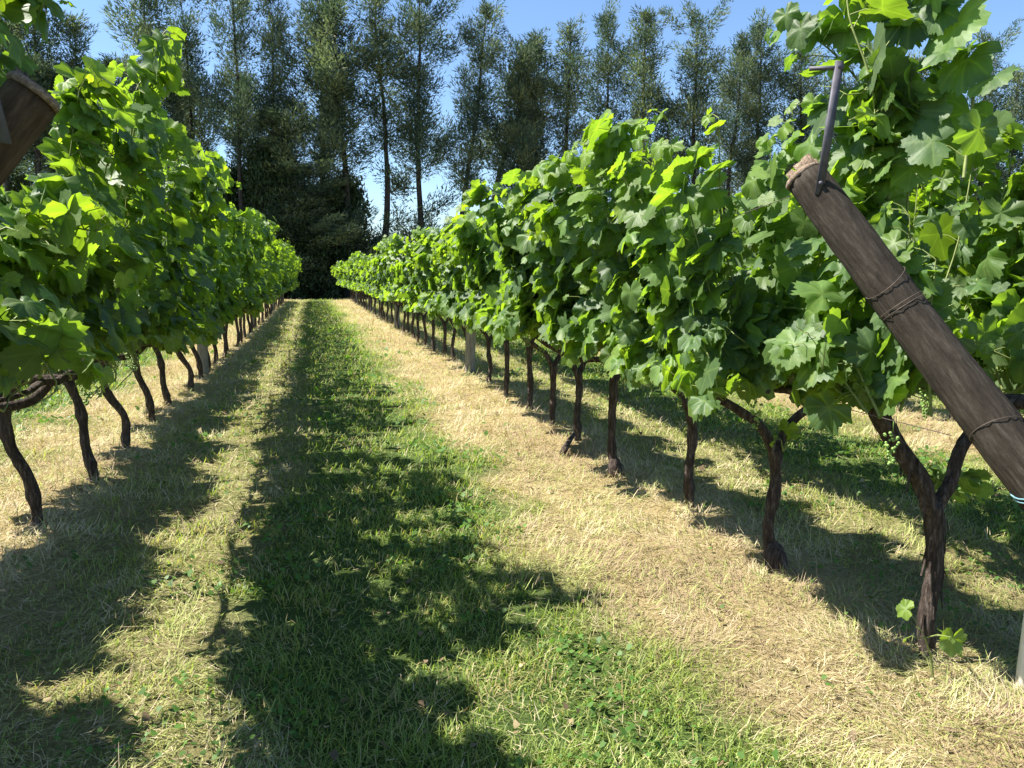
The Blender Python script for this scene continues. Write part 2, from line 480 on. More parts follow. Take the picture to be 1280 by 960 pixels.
# ------------------------------------------------------------------ vine leaf templates
def leaf_template(hi=True):
    # polar outline about the petiole point, 0 = tip direction (+y)
    tips = [(0, 1.0), (50, .96), (-50, .96), (106, .86), (-106, .86)]
    cuts = [(27, .80), (-27, .80), (80, .78), (-80, .78), (148, .74), (-148, .74), (174, .30), (-174, .30)]
    key = sorted([(a, r, 1.0) for a, r in tips] + [(a, r, 0.0) for a, r in cuts])
    pts = []
    for q in range(len(key)):
        a0, r0, v0 = key[q]
        pts.append((a0, r0, v0))
        if q < len(key) - 1 and hi:
            a1, r1, v1 = key[q + 1]
            m = 3 if abs(a1 - a0) > 22 else 1
            for t in range(1, m + 1):
                u = t / (m + 1)
                r = r0 + (r1 - r0) * (u * u * (3 - 2 * u)) + .03
                r += .045 * (1 if t % 2 else -1)
                pts.append((a0 + (a1 - a0) * u, r, (v0 + (v1 - v0) * u) * .35))
    if not hi:
        pts = [p for p in pts if abs(p[0]) < 170]
    an = np.radians([p[0] for p in pts]); r = np.array([p[1] for p in pts]) * .62; ve = np.array([p[2] for p in pts])
    X = np.sin(an) * r; Y = np.cos(an) * r
    def zf(x, y):
        rad = np.hypot(x, y)
        return .22 * np.abs(x) - .55 * rad ** 2 + .06 * np.cos(5 * np.arctan2(x, y)) * rad / .6
    n = len(pts)
    if hi:
        V = np.vstack([[[0, 0, 0]], np.stack([X * .5, Y * .5, zf(X * .5, Y * .5)], -1), np.stack([X, Y, zf(X, Y)], -1)])
        vein = np.concatenate([[1], ve * 1.0, ve * .9])
        F = []
        for q in range(n - 1):
            F += [[0, 1 + q + 1, 1 + q], [1 + q, 1 + q + 1, 1 + n + q + 1], [1 + q, 1 + n + q + 1, 1 + n + q]]
    else:
        V = np.vstack([[[0, 0, 0]], np.stack([X, Y, zf(X, Y)], -1)])
        vein = np.concatenate([[.7], ve * .6])
        F = [[0, 1 + q + 1, 1 + q] for q in range(n - 1)]
    V = V - np.array([0, 0, 0])
    return V, np.array(F), vein
LEAF_HI = leaf_template(True)
LEAF_LO = leaf_template(False)

def nrm(v): return v / (np.linalg.norm(v, axis=-1, keepdims=True) + 1e-9)

def place_leaves(P, T, N, S, C, tmpl, rng):
    V0, F0, ve = tmpl
    n = len(P); m = len(V0)
    T = nrm(T); N = nrm(N - T * np.sum(N * T, -1, keepdims=True)); B = np.cross(T, N)
    curl = rng.normal(1.2, .9, n); wide = rng.uniform(.85, 1.15, n)
    jit = 1 + rng.normal(0, .04, (n, m))
    V = P[:, None] + S[:, None, None] * ((V0[:, 0] * jit)[..., None] * wide[:, None, None] * B[:, None] + (V0[:, 1] * jit)[..., None] * T[:, None] + (V0[None, :, 2] * curl[:, None])[..., None] * N[:, None])
    F = F0[None] + (np.arange(n) * m)[:, None, None]
    return V.reshape(-1, 3), F.reshape(-1, 3), np.repeat(C[:, None, :], m, 1).reshape(-1, 3), np.tile(ve, n)

OLD = np.array([.078, .142, .050]); MIDC = np.array([.115, .195, .056]); YOUNG = np.array([.16, .25, .04])

def cane_leaves(rng, canes, tmpl, extra_p=(.6, .35), cull=True, allyoung=False, zmax=9, zmin=.88):
    """canes: list of (polyline, side, vigour). returns leaf arrays and cane/petiole buffers"""
    P, T, N, S, C = [], [], [], [], []
    stems = {-1: Buf(), 1: Buf()}
    for pl, side, tipyoung in canes:
        if zmax < 9 and side > 0:
            hi_ = np.nonzero(pl[:, 2] > zmax)[0]
            if len(hi_) and hi_[0] > 2: pl = pl[:hi_[0]]
        n = len(pl)
        stems[side].add(*tube(pl, np.linspace(.0055, .002, n), 5, cap=False))
        flip = 1
        for k in range(1, n):
            f = k / (n - 1)
            cnt = 1 + (rng.random() < extra_p[0]) + (rng.random() < extra_p[1])
            for q in range(cnt):
                out = np.array([side * (.5 + rng.random() * .7), flip * .7 + rng.normal(0, .6), rng.normal(.35, .45)])
                if rng.random() < .13: out[0] *= -1
                out = nrm(out)
                pet = (.05 + .07 * rng.random()) * (1.1 - .5 * f * tipyoung)
                if q: pet *= 1.5
                p = pl[k] + out * pet
                sz = (.118 + .082 * rng.random() ** 1.3) * (1 if q == 0 else rng.uniform(.45, .9))
                if cull and (p[2] - .45 * sz < (zmin if side > 0 else .88) + .08 * rng.random() or (p[2] > zmax and side > 0)): continue
                if tipyoung and f > .78: sz *= 1.15 - (f - .78) * 3.2
                fall = 1.0 if rng.random() > .2 else .3
                t = np.array([side * .35, 0, -1.0 * fall]) + .55 * out + rng.normal(0, .38, 3)
                nn = np.array([side * .75, 0, .62]) + rng.normal(0, .42, 3)
                if out[0] * side < 0: nn[0] *= -.6
                P.append(p); T.append(t); N.append(nn); S.append(sz)
                yo = np.clip((f - .72) * 3.2 * tipyoung + rng.normal(.02, .13), 0, 1)
                c = (OLD if rng.random() < .5 else MIDC) * rng.uniform(.8, 1.25)
                if rng.random() < .035 or allyoung: yo = .9
                C.append(c * (1 - yo) + YOUNG * yo * rng.uniform(.85, 1.1))
                if tmpl is LEAF_HI:
                    midp = (pl[k] + p) / 2 + np.array([0, 0, .01])
                    stems[side].add(*tube([pl[k], midp, p], [.0022, .0017, .0015], 3, cap=False))
            flip = -flip
    return [np.array(q) for q in (P, T, N, S, C)], stems

def grow_canes(rng, n_up=10, n_down=4, ys=(-.56, .56), top=2.0, spread=.92, sides=(-1, 1)):
    canes = []
    for side in sides:
        for k in range(n_up):
            y0 = ys[0] + (ys[1] - ys[0]) * (k + rng.random()) / n_up
            h = top + rng.normal(0, .09) + (.18 if rng.random() < .05 else 0)
            off = spread * rng.uniform(.62, .98)
            y1 = y0 + rng.normal(0, .16)
            cx = min(.42, off * .9)
            pts = [(side * cx, y0, .99), (side * (cx + (off - cx) * .35 + rng.normal(0, .04)), y0 + (y1 - y0) * .3, 1.24),
                   (side * (cx + (off - cx) * .7), (y0 + y1) / 2, 1.24 + (h - 1.24) * .45), (side * off, y1, h)]
            if rng.random() < .4:   # tip bends over
                pts.append((side * (off + rng.uniform(.05, .22)), y1 + rng.normal(0, .1), h - rng.uniform(-.05, .2)))
            pl = spline(pts, 6 if len(pts) == 4 else 5)
            canes.append((pl, side, 1.0))
        for k in range(7):
            y0 = ys[0] + (ys[1] - ys[0]) * (k + rng.random()) / 7
            cx = min(.42, spread * .8)
            canes.append((spline([(side * cx, y0, .98), (side * (cx + .08 * rng.normal()), y0 + rng.normal(0, .04), 1.08), (side * (cx + .13 * rng.normal()), y0 + rng.normal(0, .08), 1.22)], 2), side, .3))
        for k in range(n_down):
            y0 = rng.uniform(*ys)
            o1 = rng.uniform(.50, .68)
            pts = [(side * .42, y0, .98), (side * (o1 - .08), y0 + rng.normal(0, .1), 1.22), (side * (o1 + .06), y0 + rng.normal(0, .15), 1.0), (side * (o1 + .02), y0 + rng.normal(0, .15), rng.uniform(.88, 1.02))]
            canes.append((spline(pts, 4), side, .3))
    return canes

def build_foliage(seed, tmpl, **kw):
    rng = np.random.default_rng(seed)
    zm = kw.pop("zmax", 9)
    ep = kw.pop("extra_p", (.75, .35))
    zf = kw.pop("far_top", None); zmin = kw.pop("zmin", .88)
    canes = grow_canes(rng, **kw)
    if zf:
        canes = [c for c in canes if c[1] > 0] + grow_canes(rng, n_up=11, n_down=5, top=zf, sides=(-1,))
    (P, T, N, S, C), stems = cane_leaves(rng, canes, tmpl, ep, True, False, zm, zmin)
    V, F, Cc, ve = place_leaves(P, T, N, S, C, tmpl, rng)
    me = tri_mesh("foliage", V, F, M_LEAF, None, Cc, True, 3, {"vein": ve})
    st = [take(q.obj("shoots", M_CANE, None, True)) for q in stems.values()]
    return me, st

def trunk_mesh(seed, fork=.60, lean=(0, 0), cordon=True, r=.036, bow=.05, detail=True):
    rng = np.random.default_rng(seed)
    b = Buf()
    sd = 12 if detail else 7
    st = 8 if detail else 3
    fx, fy = lean[0], lean[1]
    p = [(0, 0, -.05), (rng.normal(0, .012), rng.normal(0, .012), .04), (rng.normal(0, .25) * bow + fx * .3 + bow * .4, rng.normal(0, .02) + fy * .3, fork * .35), (fx * .7 + rng.normal(0, .4) * bow, fy * .7, fork * .7), (fx, fy, fork)]
    P = spline(p, st); n = len(P); u = np.linspace(0, 1, n)
    R = r * (1.0 + .55 * np.exp(-((u - .06) / .09) ** 2) + .25 * np.exp(-((u - 1) / .12) ** 2)) * (1 - .12 * u)
    R = R * (1 + .10 * np.sin(u * 17 + seed) + .06 * np.sin(u * 31 + 2 * seed))
    b.add(*tube(P, R, sd, rng, .13))
    for s in (-1, 1):
        ay = rng.normal(0, .05)
        q = [(fx, fy, fork - .02), (fx + s * .10, fy + ay * .5, fork + .13), (s * .32 + fx * .3, ay, .86), (s * .42, ay + .02, .965)]
        Q = spline(q, st)
        b.add(*tube(Q, np.linspace(r * .78, r * .58, len(Q)), sd, rng, .12))
        for d in ((-1, 1) if cordon else ()):
            e = [(s * .42, ay, .95), (s * .42 + rng.normal(0, .015), ay + d * .2, .975), (s * .42 + rng.normal(0, .02), ay + d * .4, .96), (s * .42, d * .60, .965)]
            E_ = spline(e, st)
            b.add(*tube(E_, np.linspace(r * .52, r * .30, len(E_)), max(6, sd - 4), rng, .14))
    return b.obj("trunk", M_BARK, None, True)

def grapes_mesh(seed):
    rng = np.random.default_rng(seed)
    b = Buf()
    t = (1 + 5 ** .5) / 2
    iv = np.array([[-1, t, 0], [1, t, 0], [-1, -t, 0], [1, -t, 0], [0, -1, t], [0, 1, t], [0, -1, -t], [0, 1, -t], [t, 0, -1], [t, 0, 1], [-t, 0, -1], [-t, 0, 1]]) / np.sqrt(1 + t * t)
    fi = [[0, 11, 5], [0, 5, 1], [0, 1, 7], [0, 7, 10], [0, 10, 11], [1, 5, 9], [5, 11, 4], [11, 10, 2], [10, 7, 6], [7, 1, 8], [3, 9, 4], [3, 4, 2], [3, 2, 6], [3, 6, 8], [3, 8, 9], [4, 9, 5], [2, 4, 11], [6, 2, 10], [8, 6, 7], [9, 8, 1]]
    for k in range(34):
        u = rng.random(); a_ = rng.random() * 6.28; rr = .026 * (1 - .75 * u)
        c = np.array([rr * math.cos(a_), rr * math.sin(a_), -.11 * u])
        b.add(c + iv * rng.uniform(.0045, .0065), fi)
    b.add(*tube([(0, 0, .05), (0, 0, 0)], [.002, .002], 4))
    return b.obj("grape_bunch", M_GRAPE, None, True)

def take(o):
    """keep the mesh, drop the temporary object"""
    me = o.data
    bpy.data.objects.remove(o)
    return me

HI, LO, TR, TRL = [], [], [], []
HL = []
for s in range(5):
    f_, st_ = build_foliage(100 + s, LEAF_HI, n_up=10, n_down=5, top=1.76, spread=.90)
    HI.append((take(f_), st_))
for s in range(4):
    f_, st_ = build_foliage(150 + s, LEAF_HI, n_up=10, n_down=5, top=2.0)
    HL.append((take(f_), st_))
LR = []
for s in range(8):
    f_, st_ = build_foliage(200 + s, LEAF_LO, n_up=9, n_down=4, extra_p=(.7, .35), top=(2.0 if s < 4 else 1.74))
    (LO if s < 4 else LR).append((take(f_), st_))
RB, RT = (2.36, 1.05), (1.56, 2.35, 1.765)
def behind_post(Pw, gap=.07):
    a = np.array([RB[0], RB[1], 0.]); d = nrm(np.array(RT) - a)
    v = nrm(np.array([.62, .78, 0.])); nn = -(v - d * v.dot(d)); nn /= np.linalg.norm(nn)
    q = Pw - a
    return (q @ nn < -gap)
# the two vines behind the leaning post: their aisle side is pruned back, tall shoots above
for s in range(2):
    rng = np.random.default_rng(600 + s)
    canes = grow_canes(rng, n_up=11, n_down=5, sides=(1,), top=(1.75, 1.95)[s]) + grow_canes(rng, n_up=11, n_down=3, sides=(-1,), spread=.40, top=(1.80, 1.98)[s])
    off = np.array([ROW_R, (0.92, 2.39)[s], 0])
    cn = []
    for pl, sd_, vg in canes:
        ok = behind_post(pl + off, .10)
        m_ = len(pl) if ok.all() else int(np.argmin(ok))
        if m_ > 4: cn.append((pl[:m_], sd_, vg))
    (P, T, N, S, C), stems = cane_leaves(rng, cn, LEAF_HI, (.8, .4))
    ok = behind_post(P + off + .5 * S[:, None] * nrm(T), .09) & behind_post(P + off, .09)
    P, T, N, S, C = P[ok], T[ok], N[ok], S[ok], C[ok]
    V_, F_, Cc, ve = place_leaves(P, T, N, S, C, LEAF_HI, rng)
    HI.append((take(tri_mesh("foliage", V_, F_, M_LEAF, None, Cc, True, 3, {"vein": ve})), [take(q.obj("shoots", M_CANE, None, True)) for q in stems.values() if q.V]))
for s, (tp, spd, zm_) in enumerate([(1.45, .85, 1.50), (1.50, .86, 1.62), (1.95, .95, 2.2)]):
    f_, st_ = build_foliage(620 + s, LEAF_HI, n_up=12, n_down=9, top=tp, spread=spd, zmax=zm_, zmin=1.02, far_top=2.0)
    HI.append((take(f_), st_))
f_, st_ = build_foliage(640, LEAF_HI, n_up=11, n_down=5, top=1.98, spread=.95)
HI.append((take(f_), st_))
for s in range(6):
    TR.append(take(trunk_mesh(300 + s, fork=random.Random(s).uniform(.55, .72), r=.031)))
TR_PLAIN = take(trunk_mesh(350, fork=.66, r=.034, cordon=False))
TRB = [take(trunk_mesh(340 + s, fork=.70, lean=(-.10, .0), r=.033, bow=.07)) for s in range(3)]
for s in range(4):
    TRL.append(take(trunk_mesh(320 + s, r=.032, detail=False)))
GR = [take(grapes_mesh(s)) for s in range(2)]

def link(name, me, parent, loc=(0, 0, 0), rot=(0, 0, 0), sca=(1, 1, 1)):
    o = bpy.data.objects.new(name, me); COL.objects.link(o)
    o.parent = parent; o.location = loc; o.rotation_euler = rot; o.scale = sca
    return o

ORD = ["first", "second", "third", "fourth", "fifth", "sixth", "seventh", "eighth", "ninth", "tenth", "eleventh", "twelfth"]
vrng = random.Random(4)

def vine(x, y, row, label, hi, k, tr=None, flip=None, fol=None):
    flip = vrng.random() < .5 if flip is None else flip
    rz = 0.0
    t = thing("grapevine", label, "grapevine", (x, y, float(ground_h(np.array(x), np.array(y)))), rz, "grapevines in the %s row" % row)
    bank = HI if hi else LO
    if row == 'left-hand' and hi and fol is None: bank = HL
    if row != 'left-hand' and not hi: bank = LR
    fm, sm = bank[vrng.randrange(4) if fol is None else fol]
    tm = tr if tr is not None else (vrng.choice(TR) if hi else vrng.choice(TRL))
    s = vrng.uniform(.96, 1.07)
    link("trunk", tm, t, rot=(0, 0, 0 if tr is not None else (math.pi if vrng.random() < .5 else 0)))
    r = math.pi if flip else 0
    link("foliage", fm, t, rot=(0, 0, r), sca=(s, 1, s))
    for q in sm: link("shoots", q, t, rot=(0, 0, r), sca=(s, 1, s))
    if hi and y < 7.6:
        for q in range(4):
            link("grape_bunch", GR[q % 2], t, ((-1, 1)[q % 2] * vrng.uniform(.36, .50), vrng.uniform(-.5, .5), vrng.uniform(.88, .93)), (0, 0, vrng.uniform(0, 6)))
    return t

POSTS_R = [11.61, 22.27, 33.0, 43.7]
POSTS_L = [12.3, 22.9, 33.6, 44.2]

def where(k, y, posts, rowname):
    pn = [p for p in posts if p < y]
    if not pn:
        return "grapevine %s along the %s row counting from the near end" % (ORD[k], rowname)
    i_ = int(round((y - pn[-1]) / 1.07 + .3))
    i_ = max(1, i_)
    return (i_, len(pn))

def fill_row(x0, ys_, posts, rowname, specials=None, hi_until=11.0, jitter=.05, trb=False):
    cnt = {}
    for k, y in enumerate(ys_):
        pn = len([p for p in posts if p < y])
        cnt[pn] = cnt.get(pn, 0) + 1
        if specials and k in specials and "label" in specials[k]:
            lab = specials[k]["label"]
        elif pn == 0:
            lab = "dark-stemmed grapevine, %s from the near end of the %s row" % (ORD[min(cnt[pn] - 1, 11)], rowname)
        else:
            lab = "%sgrapevine, %s beyond the %s grey post in the %s row" % ("distant " if y > 28 else "", ORD[min(cnt[pn] - 1, 11)], ORD[pn - 1], rowname)
        sp = (specials or {}).get(k, {})
        tr = sp.get("tr")
        if trb and y < 12 and tr is None: tr = TRB[k % 3]
        vine(sp.get("x", x0 + vrng.uniform(-jitter, jitter)), y, rowname, lab, y < hi_until, k, tr, sp.get("flip"), sp.get("fol"))

ys_R = [0.92, 2.39, 3.35, 4.41, 5.35, 6.45, 7.25, 8.2, 9.2, 10.3, 11.9]
while ys_R[-1] < 47: ys_R.append(ys_R[-1] + 1.07)
ys_L = [1.75, 2.85, 3.9, 4.94, 6.03, 7.1, 8.4, 9.42, 10.6, 11.7, 12.8]
while ys_L[-1] < 47: ys_L.append(ys_L[-1] + 1.07)

# the big forked trunk close to the camera
def near_trunk():
    rng = np.random.default_rng(77)
    b = Buf()
    P = spline([(0, 0, -.06), (.0, 0, .03), (-.015, 0, .16), (.005, 0, .36), (-.02, .0, .60)], 9)
    u = np.linspace(0, 1, len(P))
    R = .031 * (1 + .55 * np.exp(-((u - .08) / .07) ** 2) + .25 * np.exp(-((u - 1) / .1) ** 2)) * (1 - .1 * u)
    b.add(*tube(P, R, 18, rng, .09))
    P = spline([(-.02, 0, .57), (-.09, .0, .70), (-.19, .02, .84), (-.27, .03, .97)], 8)
    b.add(*tube(P, np.linspace(.030, .033, len(P)), 16, rng, .12))
    P = spline([(-.01, 0, .58), (.05, .0, .68), (.10, .0, .82), (.22, .02, .96)], 8)
    b.add(*tube(P, np.linspace(.025, .023, len(P)), 14, rng, .11))
    for s, x_ in ((-1, -.27), (1, .24)):
        for d in (-1, 1):
            if s == -1 and d == -1: continue
            P = spline([(x_, .02, .96), (x_ + s * .02, d * .2, .99), (x_ + s * .05, d * .42, .97), (s * .42, d * .6, .965)], 5)
            b.add(*tube(P, np.linspace(.030, .013, len(P)), 10, rng, .14))
    # loose strips of bark
    for k in range(46):
        z = rng.uniform(.05, .95)
        if z < .6: cx = -.005; cr = .040
        else: cx = -.02 - (z - .6) * .68; cr = .036
        a_ = rng.uniform(0, 6.28); L = rng.uniform(.03, .09)
        c = np.array([cx + cr * math.cos(a_), cr * math.sin(a_), z])
        o = np.array([math.cos(a_), math.sin(a_), 0]) * rng.uniform(.004, .018)
        sd = np.array([-math.sin(a_), math.cos(a_), 0]) * .004
        V_ = [c - sd, c + sd, c + sd + [0, 0, -L] + o, c - sd + [0, 0, -L] + o]
        b.add(V_, [[0, 1, 2], [0, 2, 3]])
    return take(b.obj("trunk", M_BARK, None, True))

sp_R = {
    0: {"label": "grapevine whose leaves hang beside the big dark leaning post", "fol": 5, "flip": False},
    1: {"label": "thick forked grapevine standing beside the dark leaning post, yellow sucker at its foot", "x": 2.20, "tr": near_trunk(), "fol": 6, "flip": False},
    2: {"label": "grapevine with a swollen knobbly foot, next beyond the thick forked vine", "x": 2.13, "fol": 10},
    3: {"label": "grapevine with a pale sawn side stub, third trunk along the right-hand row", "x": 2.22, "fol": 3},
    4: {"label": "thin straight grapevine trunk with pale knob at its foot in the right-hand row", "x": 2.08},
}
fill_row(ROW_R, ys_R, POSTS_R, "right-hand", sp_R)
sp_L = {
    0: {"fol": 7, "flip": False, "tr": TR_PLAIN, "label": "grapevine beside the brown corner post at the near end of the left-hand row"},
    1: {"fol": 8, "flip": False, "tr": TR_PLAIN},
    2: {"fol": 9, "flip": False},
    3: {"label": "bowed dark grapevine trunk nearest the camera in the left-hand row", "x": -1.58},
    4: {"label": "thick upright grapevine in the left-hand row just beyond the bowed trunk", "x": -1.55},
}
fill_row(ROW_L, ys_L, POSTS_L, "left-hand", sp_L, trb=True)
def extra(idx_label, build):
    t = [o for o in COL.objects if o.get("label") == idx_label][0]
    build(t)
def knob(t):
    rg = np.random.default_rng(15); b = Buf()
    b.add(*tube(spline([(.012, -.03, -.03), (.012, -.035, .03), (.008, -.03, .085), (.0, -.01, .13)], 4), [.035, .046, .053, .056, .057, .055, .052, .050, .046, .041, .036, .030, .022], 12, rg, .10))
    b.obj("root_knob", M_BARK, t, True)
def stub(t):
    rg = np.random.default_rng(16); b = Buf()
    b.add(*tube([(.0, -.01, .60), (.06, -.03, .69), (.10, -.045, .75)], [.03, .026, .025], 10, rg, .06)); o = b.obj("pruned_stub", M_GPOST, t, True)
    b = Buf(); b.add(*tube([(.10, -.045, .75), (.105, -.047, .756)], [.0245, .022], 10)); b.obj("sawn_face", M_END, o, True)
extra(sp_R[2]["label"], knob); extra(sp_R[4]["label"], knob); extra(sp_R[3]["label"], stub)
# rows on the far sides, seen under the canopies
ysn = [3.2 + 1.07 * q for q in range(24)]
fill_row(ROW_R + PITCH_ROW, ysn, [12.2, 22.9], "second right-hand", None, 0)
ysn = [5.0 + 1.07 * q for q in range(22)]
fill_row(ROW_L - PITCH_ROW, ysn, [12.2, 22.9], "second left-hand", None, 0)

# ------------------------------------------------------------------ trellis posts and wires
def grey_post(x, y, label, grp):
    t = thing("trellis_post", label, "post", (x, y, 0), 0, grp)
    rng = np.random.default_rng(int(abs(x * 31 + y * 7)))
    b = Buf(); b.add(*tube(spline([(0, 0, -.1), (0, 0, .35), (.01, 0, .75), (0, 0, 1.15)], 3), .075, 12, rng, .02)); b.obj("upright", M_GPOST, t, True)
    for s in (-1, 1):
        b = Buf(); b.add(*tube([(s * .05, 0.09, .70), (s * .45, .09, 1.3), (s * .68, .09, 1.66)], .032, 8)); b.obj("arm", M_GPOST, t, True)
for k, y in enumerate(POSTS_R): grey_post(2.24, y, "grey wooden post, %s along the right-hand vine row" % ORD[k], "grey posts in the vine rows")
for k, y in enumerate(POSTS_L): grey_post(-1.58, y, "grey wooden post, %s along the left-hand vine row" % ORD[k], "grey posts in the vine rows")
for k, y in enumerate([12.2, 22.9]):
    grey_post(ROW_R + PITCH_ROW, y, "grey wooden post, %s in the row behind the right-hand row" % ORD[k], "grey posts in the vine rows")

wires = [(-.42, .985, "x"), (.42, .985, "x"), (-.72, 1.6, "x"), (.72, 1.6, "x"), (-.84, 1.9, "x"), (.84, 1.9, "x")]
for x0, y0, nm in ((ROW_R, 1.9, "right-hand"), (ROW_L, 1.4, "left-hand")):
    for dx, z, _ in wires:
        pos = "near side" if dx * (1 if nm == "left-hand" else -1) > 0 else "far side"
        hgt = {.985: "low", 1.6: "middle", 1.9: "top"}[z]
        P = np.array([(x0 + dx, y_, z + .012 * math.sin(y_ * .6 + dx)) for y_ in np.linspace(y0 if z < 1 else 3.1, 47.5, 40)])
        if nm == 'right-hand' and dx == -.72: P = np.vstack([[1.56, 2.37, 1.72], P])
        b = Buf(); b.add(*tube(P, .0013, 4))
        o = b.obj("trellis_wire", M_WIRE)
        tag(o, "%s steel wire of the %s row, on the %s from the central aisle" % (hgt, nm, pos), "wire", "steel trellis wires")

def axis_frame(p0, p1):
    d = nrm(np.array(p1, float) - np.array(p0, float))
    s = nrm(np.cross(d, [0, 0, 1])); u = np.cross(s, d)
    return d, s, u

# the leaning end posts
def end_post(name_label, base, top, r0, r1, seed, barf, grp):
    t = thing("end_post", name_label, "post", (base[0], base[1], 0), 0, grp)
    B0 = np.array([0, 0, -.12]); T0 = np.array(top) - np.array([base[0], base[1], 0])
    rng = np.random.default_rng(seed)
    u = np.linspace(0, 1, 70)[:, None]
    P = B0 + (T0 - B0) * u
    P = P + .012 * np.sin(u * 7 + seed) * np.array([0, 1, 0])
    R = r0 + (r1 - r0) * u[:, 0]
    d, s, up = axis_frame(P[0], P[-1])
    q_ = Vector(d).to_track_quat('Z', 'Y'); M_ = np.array(q_.to_matrix())
    b = Buf(); b.add(*tube((P - B0) @ M_, R * (1 + .02 * np.sin(u[:, 0] * 23)), 40, rng, .022)); lg = b.obj("log", M_POST, t, True)
    lg.data.materials[0] = M_POST if seed == 3 else M_POSTW
    lg.rotation_mode = 'QUATERNION'; lg.rotation_quaternion = q_; lg.location = B0
    # rough broken top: pale end wood with a raised splintered lip
    V_, F_ = tube(np.array([T0 - d * .004, T0 + d * .006, T0 + d * .014]), [r1 * 1.0, r1 * 1.01, r1 * .95], 26, rng, .03)
    b = Buf(); b.add(V_, F_)
    # torn wedges left standing on one side of the cut
    for k in range(7):
        a_ = 2.3 + (k - 3) * .33 + rng.normal(0, .08); ht = rng.uniform(.012, .038)
        q0 = [T0 + d * .010 + (s * math.cos(x_) + up * math.sin(x_)) * r1 * y_ for x_, y_ in ((a_ - .22, .97), (a_ + .22, .97), (a_ + .25, .40), (a_ - .25, .35))]
        q1 = [q0[0] + d * ht, q0[1] + d * ht * rng.uniform(.5, 1.1), q0[2] + d * ht * .25, q0[3] + d * ht * .2]
        b.add(q0 + q1, [[4, 5, 6], [4, 6, 7], [0, 1, 5], [0, 5, 4], [1, 2, 6], [1, 6, 5], [2, 3, 7], [2, 7, 6], [3, 0, 4], [3, 4, 7]])
    b.obj("broken_top", M_END, t, False)
    return t, P, d, s, up, T0

t, P, d, s, up, T0 = end_post("big dark leaning timber post crossing in front of the leaves, with upright steel bar", RB, RT, .084, .063, 3, None, "leaning end posts of the rows")
# upright steel bar bolted to the near face of the head
vw = nrm(np.array([T0[0] + RB[0], T0[1] + RB[1], 0])); nf = nrm(-(vw - d * vw.dot(d))); rt = nrm(np.array([vw[1], -vw[0], 0]))
base = T0 - d * .055 + nf * .069 + rt * .026
ub = nrm(np.array([0, 0, 1.]) + rt * .10); sb_ = nrm(rt * .9 + vw * .5); sb_ = nrm(sb_ - ub * sb_.dot(ub))
b = Buf(); b.add(*box(base + ub * .165, (.0125, .0045, .20), np.array([sb_, np.cross(ub, sb_), ub]))); b.obj("steel_bar", M_METAL, t)
b = Buf(); b.add(*tube([base - vw * .014, base + vw * .02], [.007, .007], 8)); b.obj("bolt", M_METAL, t)
b = Buf(); b.add(*tube([base + ub * .345 + rt * .015, base + ub * .35 - rt * .085], [.007, .007], 6)); b.obj("cross_rod", M_METAL, t)
def wrap(P, fr, r, tt, d, s, up, mm, nm, turns=1, tilt=.3, w=.0011):
    c = P[0] + (P[-1] - P[0]) * fr + .012 * np.sin(fr * 7 + 3) * np.array([0, 1, 0])
    r = .084 - .021 * fr + .002
    a_ = np.linspace(0, 2 * math.pi * turns, 30 * turns)
    Q = np.array([c + r * (math.cos(q) * s + math.sin(q) * up) + d * (tilt * r * math.cos(q) + .012 * q / 6.28) for q in a_])
    b = Buf(); b.add(*tube(Q, w, 5)); b.obj(nm, mm, tt, True)
wrap(P, .82, .078, t, d, s, up, M_WIRE, "wire_wrap", 1, .5)
wrap(P, .78, .080, t, d, s, up, M_WIRE, "wire_wrap", 2, .1)
wrap(P, .60, .088, t, d, s, up, M_WIRE, "wire_wrap", 1, -.4)
wrap(P, .53, .090, t, d, s, up, M_STRAP, "blue_strap", 2, .5, .0026)

LB, LT = (-1.95, 1.5), (-.59, 2.05, 1.85)
t, P, d, s, up, T0 = end_post("brown leaning timber post end with steel plate, poking in at the top-left corner", LB, LT, .076, .056, 8, None, "leaning end posts of the rows")
c = T0 - d * .09 + np.array([.0, -.074, .02])
ax = np.array([nrm(np.array([1, .05, -.1])), nrm(np.array([-.05, 1, 0])), nrm(np.array([-.16, 0, 1]))])
b = Buf(); b.add(*box(c + np.array([-.01, 0, .07]), (.017, .004, .14), ax)); b.obj("steel_plate", M_METAL, t)
b = Buf(); b.add(*tube([c + [.0, -.012, -.045], c + [.0, .02, -.045]], [.007, .007], 8)); b.obj("bolt", M_WIRE, t)

# short pale stake at the right edge
t = thing("stake", "short pale wooden stake in the dry grass beside the thick forked vine", "stake", (2.355, 2.10, 0))
b = Buf(); b.add(*tube(np.array([(0, 0, -.08), (0, 0, .12), (.006, 0, .30), (.008, 0, .40)]), [.036, .033, .031, .028], 10, np.random.default_rng(2), .02)); b.obj("shaft", M_PALE, t, True)
b = Buf(); b.add(*tube([(.008, 0, .396), (.010, 0, .418)], [.030, .022], 10, np.random.default_rng(3), .05)); b.obj("cut_top", M_END, t, True)

